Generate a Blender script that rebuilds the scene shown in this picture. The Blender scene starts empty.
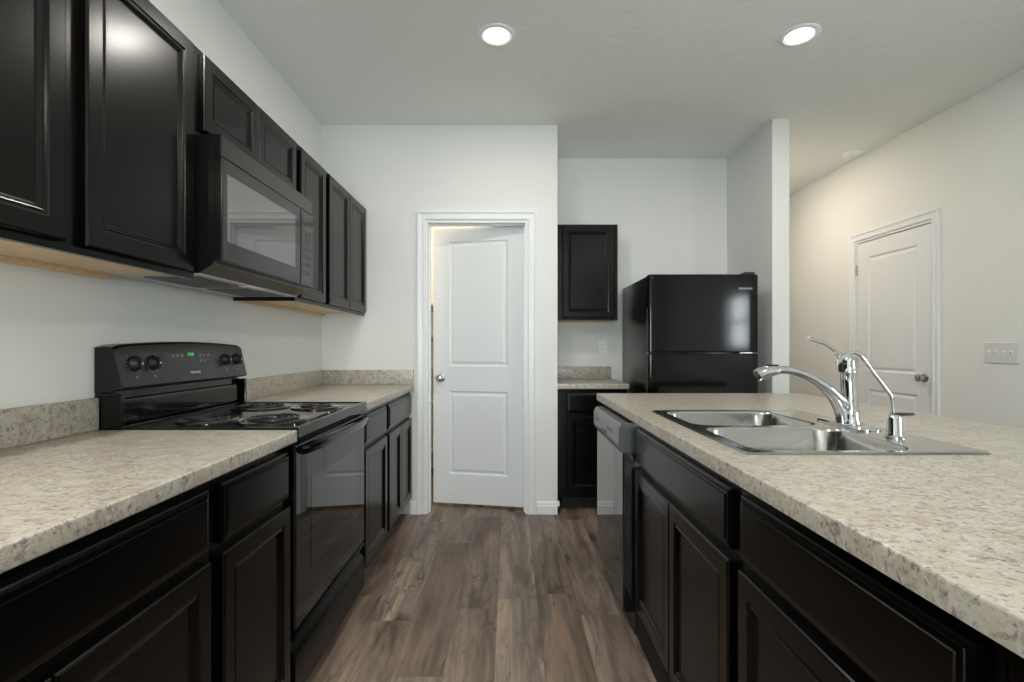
import bpy, bmesh, math, random
from mathutils import Vector, Matrix
R = math.radians
PI = math.pi
random.seed(7)
S = bpy.context.scene
COL = S.collection

# ------------------------------------------------------------------ camera
CAMH = 1.177
cam_d = bpy.data.cameras.new('camera')
cam = bpy.data.objects.new('camera', cam_d)
COL.objects.link(cam)
cam.location = (0, 0, CAMH)
cam.rotation_euler = (R(90), 0, 0)
cam_d.sensor_width = 36.0
cam_d.lens = 502.0 / 1024 * 36
cam_d.shift_x = 2.5 / 1024
cam_d.shift_y = 6.0 / 1024
cam_d.clip_start = 0.02
S.camera = cam

# ------------------------------------------------------------------ view, world
S.view_settings.view_transform = 'Standard'
S.view_settings.look = 'None'
S.view_settings.gamma = 1.0
S.view_settings.use_curve_mapping = False
S.view_settings.exposure = 0.1
try:
    S.cycles.use_denoising = True
    S.cycles.denoising_prefilter = 'ACCURATE'
    S.cycles.use_light_tree = True
    S.cycles.max_bounces = 10
    S.cycles.diffuse_bounces = 6
    S.cycles.glossy_bounces = 6
    S.cycles.transparent_max_bounces = 8
    S.cycles.caustics_reflective = False
    S.cycles.caustics_refractive = False
    S.cycles.sample_clamp_indirect = 8.0
except Exception:
    pass
W = bpy.data.worlds.new('daylight')
S.world = W
W.use_nodes = True
bg = W.node_tree.nodes['Background']
bg.inputs[0].default_value = (0.86, 0.96, 1.0, 1)
bg.inputs[1].default_value = 24.0

CAN_POWER = 9.0          # each recessed ceiling lamp, watts
CAN_COL = (1.0, 0.95, 0.88)
CEIL = 2.743

def lamp(name, loc, power, size, color, rot=(0, 0, 0)):
    d = bpy.data.lights.new(name, 'AREA')
    d.shape = 'DISK'
    d.size = size
    d.energy = power
    d.color = color
    o = bpy.data.objects.new(name, d)
    COL.objects.link(o)
    o.location = loc
    o.rotation_euler = rot
    return o

def portal(name, loc, rot, sx, sy):
    d = bpy.data.lights.new(name, 'AREA')
    d.shape = 'RECTANGLE'
    d.size = sx
    d.size_y = sy
    d.cycles.is_portal = True
    o = bpy.data.objects.new(name, d)
    COL.objects.link(o)
    o.location = loc
    o.rotation_euler = rot
    return o

# room dimensions (x to the right, y away from the camera)
XL, XR = -1.322, 2.885
YP = 3.54            # pantry wall face
YN = 4.17            # niche back wall face
YB = -3.6            # living room wall behind the camera
YE = 6.6             # end of the hall
WIN_R = (0.16, 0.82, 1.14, 1.84)     # y0, y1, z0, z1 of the window in the right wall
WIN_B = (-1.0, 0.3, 0.60, 1.95)      # x0, x1, z0, z1 of the window added behind the camera for daylight
portal('portal_right', (XR + 0.10, (WIN_R[0] + WIN_R[1]) / 2, (WIN_R[2] + WIN_R[3]) / 2), (0, R(90), 0), WIN_R[3] - WIN_R[2], WIN_R[1] - WIN_R[0])
portal('portal_back', ((WIN_B[0] + WIN_B[1]) / 2, YB - 0.10, (WIN_B[2] + WIN_B[3]) / 2), (R(90), 0, 0), WIN_B[1] - WIN_B[0], WIN_B[3] - WIN_B[2])

# ------------------------------------------------------------------ materials
def mat(name, color=(0.8, 0.8, 0.8), rough=0.5, metal=0.0, spec=0.5, ior=1.5, coat=0.0, coat_rough=0.05, emit=None, es=0.0):
    m = bpy.data.materials.new(name)
    m.use_nodes = True
    b = m.node_tree.nodes['Principled BSDF']
    b.inputs['Base Color'].default_value = (*color, 1)
    b.inputs['Roughness'].default_value = rough
    b.inputs['Metallic'].default_value = metal
    b.inputs['Specular IOR Level'].default_value = spec
    b.inputs['IOR'].default_value = ior
    b.inputs['Coat Weight'].default_value = coat
    b.inputs['Coat Roughness'].default_value = coat_rough
    if emit:
        b.inputs['Emission Color'].default_value = (*emit, 1)
        b.inputs['Emission Strength'].default_value = es
    return m

def nodes(m):
    nt = m.node_tree
    return nt, nt.nodes, nt.links, nt.nodes['Principled BSDF']

def N(nt, kind, **kw):
    n = nt.nodes.new(kind)
    for k, v in kw.items():
        if k in n.inputs.keys():
            n.inputs[k].default_value = v
        else:
            setattr(n, k, v)
    return n

def coords(nt, scale=(1, 1, 1), rot=(0, 0, 0)):
    t = nt.nodes.new('ShaderNodeTexCoord')
    mp = nt.nodes.new('ShaderNodeMapping')
    mp.inputs['Scale'].default_value = scale
    mp.inputs['Rotation'].default_value = rot
    nt.links.new(t.outputs['Object'], mp.inputs['Vector'])
    return mp.outputs['Vector']

def ramp(nt, src, stops, interp='LINEAR'):
    r = nt.nodes.new('ShaderNodeValToRGB')
    r.color_ramp.interpolation = interp
    el = r.color_ramp.elements
    while len(el) > 1:
        el.remove(el[-1])
    el[0].position = stops[0][0]
    el[0].color = (*stops[0][1], 1) if len(stops[0][1]) == 3 else stops[0][1]
    for p, c in stops[1:]:
        e = el.new(p)
        e.color = (*c, 1)
    nt.links.new(src, r.inputs['Fac'])
    return r.outputs['Color']

def mixc(nt, fac, a, b, mode='MIX'):
    m = nt.nodes.new('ShaderNodeMix')
    m.data_type = 'RGBA'
    m.blend_type = mode
    for sock, v in ((m.inputs[0], fac), (m.inputs[6], a), (m.inputs[7], b)):
        if isinstance(v, (int, float)):
            sock.default_value = v
        elif isinstance(v, tuple):
            sock.default_value = (*v, 1)
        else:
            nt.links.new(v, sock)
    return m.outputs[2]

def bump(m, scale=200, strength=0.1, dist=0.001, detail=2, stretch=(1, 1, 1), lo=0.0, hi=1.0):
    nt, ns, ln, b = nodes(m)
    v = coords(nt, stretch)
    n = N(nt, 'ShaderNodeTexNoise', Scale=scale, Detail=detail)
    ln.new(v, n.inputs['Vector'])
    src = n.outputs['Fac']
    if lo > 0 or hi < 1:
        mr = N(nt, 'ShaderNodeMapRange')
        mr.inputs['From Min'].default_value = lo
        mr.inputs['From Max'].default_value = hi
        ln.new(src, mr.inputs['Value'])
        src = mr.outputs['Result']
    bp = N(nt, 'ShaderNodeBump', Strength=strength, Distance=dist)
    ln.new(src, bp.inputs['Height'])
    ln.new(bp.outputs['Normal'], b.inputs['Normal'])
    return m

M = {}
M['wall'] = bump(mat('wall_paint', (0.775, 0.785, 0.76), 0.62, spec=0.3), 90, 0.10, 0.002, 3)
M['ceiling'] = bump(mat('ceiling_paint', (0.88, 0.90, 0.87), 0.8, spec=0.2), 32, 0.35, 0.004, 4, lo=0.45, hi=0.62)
M['trim'] = mat('trim_paint', (0.80, 0.82, 0.83), 0.32, spec=0.5)
M['door_white'] = bump(mat('door_paint', (0.78, 0.80, 0.81), 0.35, spec=0.5), 300, 0.03, 0.001)
M['cab'] = bump(mat('espresso_cabinet', (0.0014, 0.0013, 0.0011), 0.23, spec=0.5, ior=1.34), 40, 0.03, 0.001, 4, (4, 4, 0.6))
M['cab_in'] = mat('dark_toe_kick', (0.008, 0.008, 0.008), 0.6, spec=0.3)
M['black_gloss'] = bump(mat('black_enamel', (0.003, 0.0034, 0.0036), 0.10, spec=0.5, ior=1.45), 60, 0.01, 0.001)
M['black_glass'] = mat('black_oven_glass', (0.002, 0.0024, 0.0024), 0.03, spec=0.5, ior=1.55)
M['micro_glass'] = mat('microwave_window_glass', (0.035, 0.037, 0.035), 0.04, ior=2.2, spec=0.7)
M['micro_body'] = mat('microwave_black', (0.005, 0.0054, 0.005), 0.10, ior=1.5, spec=0.5)
M['micro_under'] = bump(mat('microwave_underside_metal', (0.55, 0.56, 0.55), 0.45, metal=0.4), 200, 0.1)
M['fridge'] = bump(mat('fridge_textured_black', (0.0014, 0.0022, 0.0026), 0.11, spec=0.5, ior=1.40), 130, 0.03, 0.0005, 2)
M['fridge_side'] = bump(mat('fridge_side_black', (0.004, 0.0046, 0.005), 0.24, spec=0.5), 200, 0.08, 0.001, 2)
M['dw'] = mat('dishwasher_black', (0.004, 0.0045, 0.005), 0.05, spec=0.6, ior=1.7)
M['dw_panel'] = mat('dishwasher_panel', (0.03, 0.032, 0.034), 0.22, spec=0.8, ior=1.8)
M['panel_grey'] = mat('control_panel_grey', (0.020, 0.021, 0.021), 0.28, spec=0.5)
M['display'] = mat('display_black', (0.01, 0.012, 0.011), 0.1)
M['green_led'] = mat('green_clock_digits', (0.02, 0.1, 0.03), 0.4, emit=(0.15, 1.0, 0.3), es=0.5)
M['mark'] = mat('white_marking', (0.75, 0.76, 0.76), 0.5)
M['mark_grey'] = mat('grey_marking', (0.22, 0.23, 0.23), 0.5)
M['chrome'] = mat('chrome', (0.66, 0.67, 0.68), 0.07, metal=1.0)
M['nickel'] = mat('satin_nickel', (0.50, 0.48, 0.45), 0.25, metal=1.0)
M['rubber'] = mat('black_plastic', (0.008, 0.008, 0.009), 0.4)
M['plate'] = mat('white_plastic', (0.90, 0.91, 0.90), 0.35)
M['plate_wall'] = mat('pale_plastic', (0.66, 0.67, 0.65), 0.4)
M['coil'] = mat('burner_coil', (0.045, 0.045, 0.048), 0.32, metal=0.7)
M['pan'] = mat('drip_pan_black_enamel', (0.012, 0.012, 0.013), 0.12, spec=0.8)
M['ring'] = mat('burner_chrome_ring', (0.5, 0.51, 0.52), 0.15, metal=1.0)
M['lens'] = mat('lamp_lens', (0.9, 0.9, 0.9), 0.4, emit=(1.0, 0.98, 0.94), es=6.0)
M['shelf'] = mat('pantry_shelf_white', (0.62, 0.56, 0.48), 0.5)

def steel():
    m = mat('brushed_stainless', (0.50, 0.49, 0.465), 0.2, metal=1.0)
    nt, ns, ln, b = nodes(m)
    v = coords(nt, (2, 60, 2))
    n = N(nt, 'ShaderNodeTexNoise', Scale=12.0, Detail=3.0)
    ln.new(v, n.inputs['Vector'])
    c = ramp(nt, n.outputs['Fac'], [(0.3, (0.15, 0.15, 0.15)), (0.7, (0.19, 0.19, 0.19))])
    ln.new(c, b.inputs['Roughness'])
    return m
M['steel'] = steel()

def birch():
    m = mat('birch_underside', (0.5, 0.35, 0.2), 0.5)
    nt, ns, ln, b = nodes(m)
    v = coords(nt, (30, 2, 30))
    n = N(nt, 'ShaderNodeTexNoise', Scale=2.0, Detail=4.0)
    ln.new(v, n.inputs['Vector'])
    ln.new(ramp(nt, n.outputs['Fac'], [(0.3, (0.66, 0.47, 0.28)), (0.7, (0.80, 0.62, 0.41))]), b.inputs['Base Color'])
    return m
M['birch'] = birch()

def laminate():
    m = mat('speckled_laminate', (0.5, 0.45, 0.4), 0.30, spec=0.45)
    nt, ns, ln, b = nodes(m)
    t = nt.nodes.new('ShaderNodeTexCoord')
    mp = nt.nodes.new('ShaderNodeMapping')
    ln.new(t.outputs['Object'], mp.inputs['Vector'])
    v = mp.outputs['Vector']
    wp = N(nt, 'ShaderNodeTexNoise', Scale=9.0, Detail=3.0)
    ln.new(v, wp.inputs['Vector'])
    add = nt.nodes.new('ShaderNodeMixRGB')
    add.blend_type = 'ADD'
    add.inputs['Fac'].default_value = 0.06
    ln.new(v, add.inputs['Color1'])
    ln.new(wp.outputs['Color'], add.inputs['Color2'])
    v2 = add.outputs['Color']
    n1 = N(nt, 'ShaderNodeTexNoise', Scale=22.0, Detail=6.0, Roughness=0.65)
    ln.new(v2, n1.inputs['Vector'])
    base = ramp(nt, n1.outputs['Fac'], [(0.30, (0.36, 0.305, 0.24)), (0.45, (0.43, 0.38, 0.312)), (0.60, (0.475, 0.445, 0.38)), (0.75, (0.50, 0.495, 0.435))])
    # stretched brown-grey veins
    mp2 = nt.nodes.new('ShaderNodeMapping')
    mp2.inputs['Scale'].default_value = (1.0, 1.7, 1.2)
    mp2.inputs['Rotation'].default_value = (0, 0, R(-20))
    ln.new(v2, mp2.inputs['Vector'])
    n2 = N(nt, 'ShaderNodeTexNoise', Scale=34.0, Detail=6.0, Roughness=0.75, Distortion=0.5)
    ln.new(mp2.outputs['Vector'], n2.inputs['Vector'])
    f2 = ramp(nt, n2.outputs['Fac'], [(0.52, (0, 0, 0)), (0.63, (0.9, 0.9, 0.9))])
    c = mixc(nt, f2, base, (0.215, 0.185, 0.155))
    n4 = N(nt, 'ShaderNodeTexNoise', Scale=75.0, Detail=5.0, Roughness=0.7)
    ln.new(v, n4.inputs['Vector'])
    f4 = ramp(nt, n4.outputs['Fac'], [(0.52, (0, 0, 0)), (0.62, (0.8, 0.8, 0.8))])
    c = mixc(nt, f4, c, (0.525, 0.52, 0.465))
    n3 = N(nt, 'ShaderNodeTexNoise', Scale=95.0, Detail=4.0, Roughness=0.65)
    ln.new(v2, n3.inputs['Vector'])
    f3 = ramp(nt, n3.outputs['Fac'], [(0.55, (0, 0, 0)), (0.66, (0.8, 0.8, 0.8))])
    c = mixc(nt, f3, c, (0.085, 0.085, 0.075))
    ln.new(c, b.inputs['Base Color'])
    return m
M['laminate'] = laminate()

def planks():
    m = mat('vinyl_plank_floor', (0.2, 0.15, 0.12), 0.42, spec=0.4)
    nt, ns, ln, b = nodes(m)
    t = nt.nodes.new('ShaderNodeTexCoord')
    sep = nt.nodes.new('ShaderNodeSeparateXYZ')
    ln.new(t.outputs['Object'], sep.inputs[0])
    PW, PL = 0.183, 1.22
    def math_(op, a, bb=None):
        n = nt.nodes.new('ShaderNodeMath')
        n.operation = op
        for i, v in enumerate((a, bb)):
            if v is None:
                continue
            if isinstance(v, (int, float)):
                n.inputs[i].default_value = v
            else:
                ln.new(v, n.inputs[i])
        return n.outputs[0]
    xs = math_('DIVIDE', math_('ADD', sep.outputs['X'], 0.055), PW)
    row = math_('FLOOR', xs)
    fx = math_('FRACT', xs)
    wn = nt.nodes.new('ShaderNodeTexWhiteNoise')
    wn.noise_dimensions = '1D'
    ln.new(row, wn.inputs['W'])
    ys = math_('ADD', math_('DIVIDE', sep.outputs['Y'], PL), math_('MULTIPLY', wn.outputs['Value'], 7.0))
    col = math_('FLOOR', ys)
    fy = math_('FRACT', ys)
    cmb = nt.nodes.new('ShaderNodeCombineXYZ')
    ln.new(row, cmb.inputs[0])
    ln.new(col, cmb.inputs[1])
    wn2 = nt.nodes.new('ShaderNodeTexWhiteNoise')
    wn2.noise_dimensions = '3D'
    ln.new(cmb.outputs[0], wn2.inputs['Vector'])
    # per-plank shifted coordinates
    off = nt.nodes.new('ShaderNodeVectorMath')
    off.operation = 'MULTIPLY_ADD'
    off.inputs[1].default_value = (13, 17, 11)
    ln.new(wn2.outputs['Color'], off.inputs[0])
    ln.new(t.outputs['Object'], off.inputs[2])
    v = off.outputs[0]
    def noise(sx, sy, sc, det, ro=0.6, dist=0.0):
        mp = nt.nodes.new('ShaderNodeMapping')
        mp.inputs['Scale'].default_value = (sx, sy, 1)
        ln.new(v, mp.inputs['Vector'])
        n = N(nt, 'ShaderNodeTexNoise', Scale=sc, Detail=det, Roughness=ro, Distortion=dist)
        ln.new(mp.outputs['Vector'], n.inputs['Vector'])
        return n.outputs['Fac']
    tone = ramp(nt, wn2.outputs['Value'], [(0.0, (0.145, 0.105, 0.078)), (0.35, (0.200, 0.155, 0.124)), (0.7, (0.235, 0.192, 0.160)), (1.0, (0.180, 0.126, 0.090))])
    broad = ramp(nt, noise(5.0, 0.6, 2.0, 4, 0.6, 1.0), [(0.30, (0.45, 0.37, 0.31)), (0.44, (0.80, 0.77, 0.75)), (0.56, (1.10, 1.09, 1.08)), (0.68, (1.60, 1.46, 1.28))])
    c = mixc(nt, 1.0, tone, broad, 'MULTIPLY')
    grain = ramp(nt, noise(34, 1.6, 2.0, 6, 0.7, 0.4), [(0.32, (0.66, 0.63, 0.60)), (0.52, (1, 1, 1)), (0.75, (1.14, 1.13, 1.12))])
    c = mixc(nt, 0.8, c, grain, 'MULTIPLY')
    crack = ramp(nt, noise(8, 1.3, 2.6, 5, 0.72, 2.2), [(0.555, (0, 0, 0)), (0.63, (0.55, 0.55, 0.55))])
    c = mixc(nt, crack, c, (0.085, 0.058, 0.042))
    rn = noise(3.2, 0.9, 2.0, 3, 0.55, 1.2)
    rl = ramp(nt, math_('ABSOLUTE', math_('SUBTRACT', rn, 0.5)), [(0.0, (1, 1, 1)), (0.02, (0, 0, 0))])
    rm = ramp(nt, noise(2.6, 0.9, 1.7, 2, 0.5, 0.0), [(0.52, (0, 0, 0)), (0.60, (1, 1, 1))])
    c = mixc(nt, mixc(nt, 1.0, rl, rm, 'MULTIPLY'), c, (0.055, 0.036, 0.026))
    # knots
    mp = nt.nodes.new('ShaderNodeMapping')
    mp.inputs['Scale'].default_value = (3.4, 1.15, 1)
    ln.new(v, mp.inputs['Vector'])
    vo = N(nt, 'ShaderNodeTexVoronoi', Scale=1.0, voronoi_dimensions='2D')
    wpn = N(nt, 'ShaderNodeTexNoise', Scale=6.0, Detail=3.0)
    ln.new(mp.outputs['Vector'], wpn.inputs['Vector'])
    va = nt.nodes.new('ShaderNodeMixRGB')
    va.blend_type = 'ADD'
    va.inputs['Fac'].default_value = 0.28
    ln.new(mp.outputs['Vector'], va.inputs['Color1'])
    ln.new(wpn.outputs['Color'], va.inputs['Color2'])
    ln.new(va.outputs['Color'], vo.inputs['Vector'])
    kn = ramp(nt, vo.outputs['Distance'], [(0.03, (0.95, 0.95, 0.95)), (0.07, (0.7, 0.7, 0.7)), (0.12, (0.2, 0.2, 0.2)), (0.19, (0, 0, 0))])
    c = mixc(nt, kn, c, (0.07, 0.045, 0.033))
    # seams
    ex = math_('MINIMUM', fx, math_('SUBTRACT', 1.0, fx))
    ey = math_('MINIMUM', fy, math_('SUBTRACT', 1.0, fy))
    sx = math_('LESS_THAN', ex, 0.008)
    sy = math_('LESS_THAN', ey, 0.0012)
    seam = math_('MAXIMUM', sx, sy)
    c = mixc(nt, math_('MULTIPLY', seam, 0.35), c, (0.05, 0.035, 0.028))
    ln.new(c, b.inputs['Base Color'])
    bp = N(nt, 'ShaderNodeBump', Strength=0.12, Distance=0.001)
    ln.new(grain, bp.inputs['Height'])
    ln.new(bp.outputs['Normal'], b.inputs['Normal'])
    return m
M['floor'] = planks()

def pane():
    m = bpy.data.materials.new('window_glass')
    m.use_nodes = True
    nt = m.node_tree
    nt.nodes.remove(nt.nodes['Principled BSDF'])
    out = nt.nodes['Material Output']
    tr = nt.nodes.new('ShaderNodeBsdfTransparent')
    gl = nt.nodes.new('ShaderNodeBsdfGlossy')
    gl.inputs['Roughness'].default_value = 0.02
    mx = nt.nodes.new('ShaderNodeMixShader')
    mx.inputs[0].default_value = 0.06
    nt.links.new(tr.outputs[0], mx.inputs[1])
    nt.links.new(gl.outputs[0], mx.inputs[2])
    nt.links.new(mx.outputs[0], out.inputs['Surface'])
    return m
M['pane'] = pane()

# ------------------------------------------------------------------ mesh helpers
def obj(name, bm, m, parent=None, smooth=False, loc=None, rotz=0.0):
    bmesh.ops.remove_doubles(bm, verts=bm.verts, dist=1e-6)
    bmesh.ops.recalc_face_normals(bm, faces=bm.faces)
    me = bpy.data.meshes.new(name)
    bm.to_mesh(me)
    bm.free()
    if isinstance(m, (list, tuple)):
        for q in m:
            me.materials.append(q)
    else:
        me.materials.append(m)
    if smooth:
        me.polygons.foreach_set('use_smooth', [True] * len(me.polygons))
        try:
            me.set_sharp_from_angle(angle=R(38))
        except Exception:
            pass
    o = bpy.data.objects.new(name, me)
    COL.objects.link(o)
    if parent is not None:
        o.parent = parent
    if loc is not None:
        o.location = loc
    o.rotation_euler = (0, 0, rotz)
    return o

def tag(o, label=None, cat=None, group=None, kind=None):
    if label: o['label'] = label
    if cat: o['category'] = cat
    if group: o['group'] = group
    if kind: o['kind'] = kind
    return o

def thing(name, label, cat, loc, rotz=0.0, group=None, kind=None):
    o = bpy.data.objects.new(name, None)
    o.empty_display_size = 0.1
    COL.objects.link(o)
    o.location = loc
    o.rotation_euler = (0, 0, rotz)
    return tag(o, label, cat, group, kind)

def struct(name, bm, m, parent=None, smooth=False, label=None):
    o = obj(name, bm, m, parent, smooth)
    if parent is None:
        o['kind'] = 'structure'
        if label:
            o['label'] = label
    return o

def BM():
    return bmesh.new()

def bx(bm, x0, x1, y0, y1, z0, z1, bev=0.0, seg=2):
    x0, x1 = sorted((x0, x1)); y0, y1 = sorted((y0, y1)); z0, z1 = sorted((z0, z1))
    vs = [bm.verts.new((x, y, z)) for z in (z0, z1) for x, y in ((x0, y0), (x1, y0), (x1, y1), (x0, y1))]
    fs = [bm.faces.new([vs[i] for i in q]) for q in ((3, 2, 1, 0), (4, 5, 6, 7), (0, 1, 5, 4), (1, 2, 6, 5), (2, 3, 7, 6), (3, 0, 4, 7))]
    if bev > 0:
        es = list({e for f in fs for e in f.edges})
        bmesh.ops.bevel(bm, geom=es, offset=bev, segments=seg, affect='EDGES', profile=0.6)
    return vs

def loft(bm, loops, cap0=True, cap1=True, closed=True):
    rs = [[bm.verts.new(p) for p in lp] for lp in loops]
    n = len(rs[0])
    for a, b in zip(rs, rs[1:]):
        for i in range(n if closed else n - 1):
            j = (i + 1) % n
            try:
                bm.faces.new((a[i], a[j], b[j], b[i]))
            except ValueError:
                pass
    if cap0:
        bm.faces.new(rs[0][::-1])
    if cap1:
        bm.faces.new(rs[-1])
    return rs

def rect_xz(x0, x1, z0, z1, y, ins=0.0):
    return [(x0 + ins, y, z0 + ins), (x1 - ins, y, z0 + ins), (x1 - ins, y, z1 - ins), (x0 + ins, y, z1 - ins)]

def panel(bm, x0, x1, z0, z1, yf, yb, prof):
    """front facing -y; prof = [(inset, depth behind the front)]; closed solid back to yb"""
    loops = [rect_xz(x0, x1, z0, z1, yb)]
    for ins, d in prof:
        loops.append(rect_xz(x0, x1, z0, z1, yf + d, ins))
    loft(bm, loops)

def prism_x(bm, poly_yz, x0, x1):
    loft(bm, [[(x0, y, z) for y, z in poly_yz], [(x1, y, z) for y, z in poly_yz]])

def prism_y(bm, poly_xz, y0, y1):
    loft(bm, [[(x, y0, z) for x, z in poly_xz], [(x, y1, z) for x, z in poly_xz]])

def prism_z(bm, poly_xy, z0, z1):
    loft(bm, [[(x, y, z0) for x, y in poly_xy], [(x, y, z1) for x, y in poly_xy]])

def rrect(x0, x1, y0, y1, r, n=6):
    pts = []
    for cx, cy, a0 in ((x1 - r, y1 - r, 0), (x0 + r, y1 - r, 90), (x0 + r, y0 + r, 180), (x1 - r, y0 + r, 270)):
        for i in range(n + 1):
            a = R(a0 + 90 * i / n)
            pts.append((cx + r * math.cos(a), cy + r * math.sin(a)))
    return pts

def smooth_path(pts, k=6):
    P = [Vector(p) for p in pts]
    P = [P[0] * 2 - P[1]] + P + [P[-1] * 2 - P[-2]]
    out = []
    for i in range(1, len(P) - 2):
        a, b, c, d = P[i - 1:i + 3]
        for s in range(k):
            t = s / k
            out.append(0.5 * ((2 * b) + (c - a) * t + (2 * a - 5 * b + 4 * c - d) * t * t + (3 * b - a - 3 * c + d) * t ** 3))
    out.append(P[-2])
    return out

def tube(bm, pts, rad, seg=14, sq=1.0, up=(0, 1, 0)):
    """rad number or list; sq squashes along the second frame axis"""
    P = [Vector(p) for p in pts]
    n = len(P)
    rr = rad if isinstance(rad, (list, tuple)) else [rad] * n
    loops = []
    prev = None
    for i, p in enumerate(P):
        t = (P[min(i + 1, n - 1)] - P[max(i - 1, 0)]).normalized()
        if prev is None:
            u = Vector(up)
            if abs(u.dot(t)) > 0.95:
                u = Vector((1, 0, 0))
        else:
            u = prev
        u = (u - t * u.dot(t)).normalized()
        prev = u
        w = t.cross(u)
        loops.append([tuple(p + (u * math.cos(a) + w * math.sin(a) * sq) * rr[i]) for a in (2 * PI * k / seg for k in range(seg))])
    loft(bm, loops)

def lathe(bm, prof, c=(0, 0, 0), axis='z', seg=28):
    """prof (r, h) from one pole to the other"""
    loops = []
    for r, h in prof:
        r = max(r, 1e-4)
        lp = []
        for k in range(seg):
            a = 2 * PI * k / seg
            u, v = r * math.cos(a), r * math.sin(a)
            if axis == 'z':
                lp.append((c[0] + u, c[1] + v, c[2] + h))
            elif axis == 'x':
                lp.append((c[0] + h, c[1] + u, c[2] + v))
            else:
                lp.append((c[0] + u, c[1] + h, c[2] + v))
        loops.append(lp)
    loft(bm, loops)

def text_mesh(txt, size, mw, extr=0.0006):
    """lettering standing in the local x-z plane, facing -y, centred"""
    cu = bpy.data.curves.new('lettering', 'FONT')
    cu.body = txt
    cu.size = size
    cu.extrude = extr
    cu.align_x = 'CENTER'
    cu.align_y = 'CENTER'
    cu.resolution_u = 3
    o = bpy.data.objects.new('lettering', cu)
    COL.objects.link(o)
    dg = bpy.context.evaluated_depsgraph_get()
    me = bpy.data.meshes.new_from_object(o.evaluated_get(dg))
    bpy.data.objects.remove(o)
    bm = BM()
    bm.from_mesh(me)
    w = max(v.co.x for v in bm.verts) - min(v.co.x for v in bm.verts)
    s = mw / w
    for v in bm.verts:
        v.co = Vector((v.co.x * s, -v.co.z, v.co.y * s))
    return bm

def shift(bm, d):
    for v in bm.verts:
        v.co += Vector(d)
    return bm

# ------------------------------------------------------------------ room shell
T = 0.115
bm = BM(); bx(bm, XL - T, XR + T, YB - T, YE + T, -0.1, 0.0)
struct('floor', bm, M['floor'])
bm = BM(); bx(bm, XL - T, XR + T, YB - T, YE + T, CEIL, CEIL + 0.1)
struct('ceiling', bm, M['ceiling'])
bm = BM(); bx(bm, XL - T, XL, YB - T, YE + T, 0, CEIL)
struct('wall_left', bm, M['wall'])

def wall_holes(bm, axis, a0, a1, f0, f1, z1, holes):
    """wall running along an axis from a0 to a1, thickness f0..f1, rectangular holes (h0,h1,z0,z1)"""
    def b(p0, p1, q0, q1):
        if p1 - p0 < 1e-5 or q1 - q0 < 1e-5:
            return
        if axis == 'x':
            bx(bm, p0, p1, f0, f1, q0, q1)
        else:
            bx(bm, f0, f1, p0, p1, q0, q1)
    cur = a0
    for h0, h1, hz0, hz1 in sorted(holes):
        b(cur, h0, 0, z1)
        b(h0, h1, 0, hz0)
        b(h0, h1, hz1, z1)
        cur = h1
    b(cur, a1, 0, z1)

PD = (-0.588, 0.125, 2.068)         # pantry opening x0, x1, top
HD = (3.425, 4.178, 2.045)          # hall-side door opening y0, y1, top
bm = BM(); wall_holes(bm, 'y', YB - T, YE + T, XR, XR + T, CEIL, [(HD[0], HD[1], 0, HD[2]), WIN_R])
struct('wall_right', bm, M['wall'])
bm = BM(); wall_holes(bm, 'x', XL, XR, YB - T, YB, CEIL, [WIN_B])
struct('wall_behind', bm, M['wall'])
bm = BM(); wall_holes(bm, 'x', XL, 0.338, YP, YP + T, CEIL, [(PD[0], PD[1], 0, PD[2])])
struct('wall_pantry', bm, M['wall'])
bm = BM(); bx(bm, 0.338 - T, 0.338, YP + T, 5.0, 0, CEIL)
struct('wall_niche_left', bm, M['wall'])
bm = BM(); bx(bm, 0.338, 1.806, YN, YN + T, 0, CEIL)
struct('wall_niche_back', bm, M['wall'])
bm = BM(); bx(bm, 1.806, 1.923, 3.45, YE, 0, CEIL)
struct('wall_partition', bm, M['wall'])
bm = BM(); bx(bm, XL, 0.338 - T, 4.9, 5.0, 0, CEIL)
struct('wall_pantry_back', bm, M['wall'])
bm = BM()  # unseen box added to block daylight at the gaps of the right door
bx(bm, XR + 0.9, XR + 1.0, 3.2, 4.5, 0, CEIL)
bx(bm, XR + T, XR + 0.9, 3.1, 3.2, 0, CEIL); bx(bm, XR + T, XR + 0.9, 4.5, 4.6, 0, CEIL)
bx(bm, XR + T, XR + 0.9, 3.2, 4.5, CEIL, CEIL + 0.1); bx(bm, XR + T, XR + 0.9, 3.2, 4.5, -0.1, 0.0)
struct('wall_daylight_block', bm, M['wall'], label='unseen box added behind the door in the right wall to keep daylight out')
bm = BM(); bx(bm, XL, XR, YE, YE + T, 0, CEIL)
struct('wall_hall_end', bm, M['wall'])

# casings: profile (s outwards from the opening, thickness off the wall)
CAS = [(0.000, 0.000), (0.000, 0.010), (0.006, 0.013), (0.016, 0.013), (0.020, 0.009), (0.040, 0.011), (0.050, 0.017), (0.057, 0.017), (0.060, 0.000)]

def casing(bm, a0, a1, zt, face, axis, sgn):
    loops = []
    for s, t in CAS:
        pts = [(a0 - s, 0), (a0 - s, zt + s), (a1 + s, zt + s), (a1 + s, 0)]
        if axis == 'x':
            loops.append([(a, face + sgn * t, z) for a, z in pts])
        else:
            loops.append([(face + sgn * t, a, z) for a, z in pts])
    rs = [[bm.verts.new(p) for p in lp] for lp in loops]
    for a, b in zip(rs, rs[1:]):
        for i in range(3):
            bm.faces.new((a[i], a[i + 1], b[i + 1], b[i]))
    bm.faces.new([r[0] for r in rs]); bm.faces.new([r[3] for r in rs][::-1])
    for i in range(3):
        bm.faces.new((rs[-1][i], rs[-1][i + 1], rs[0][i + 1], rs[0][i]))

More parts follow.
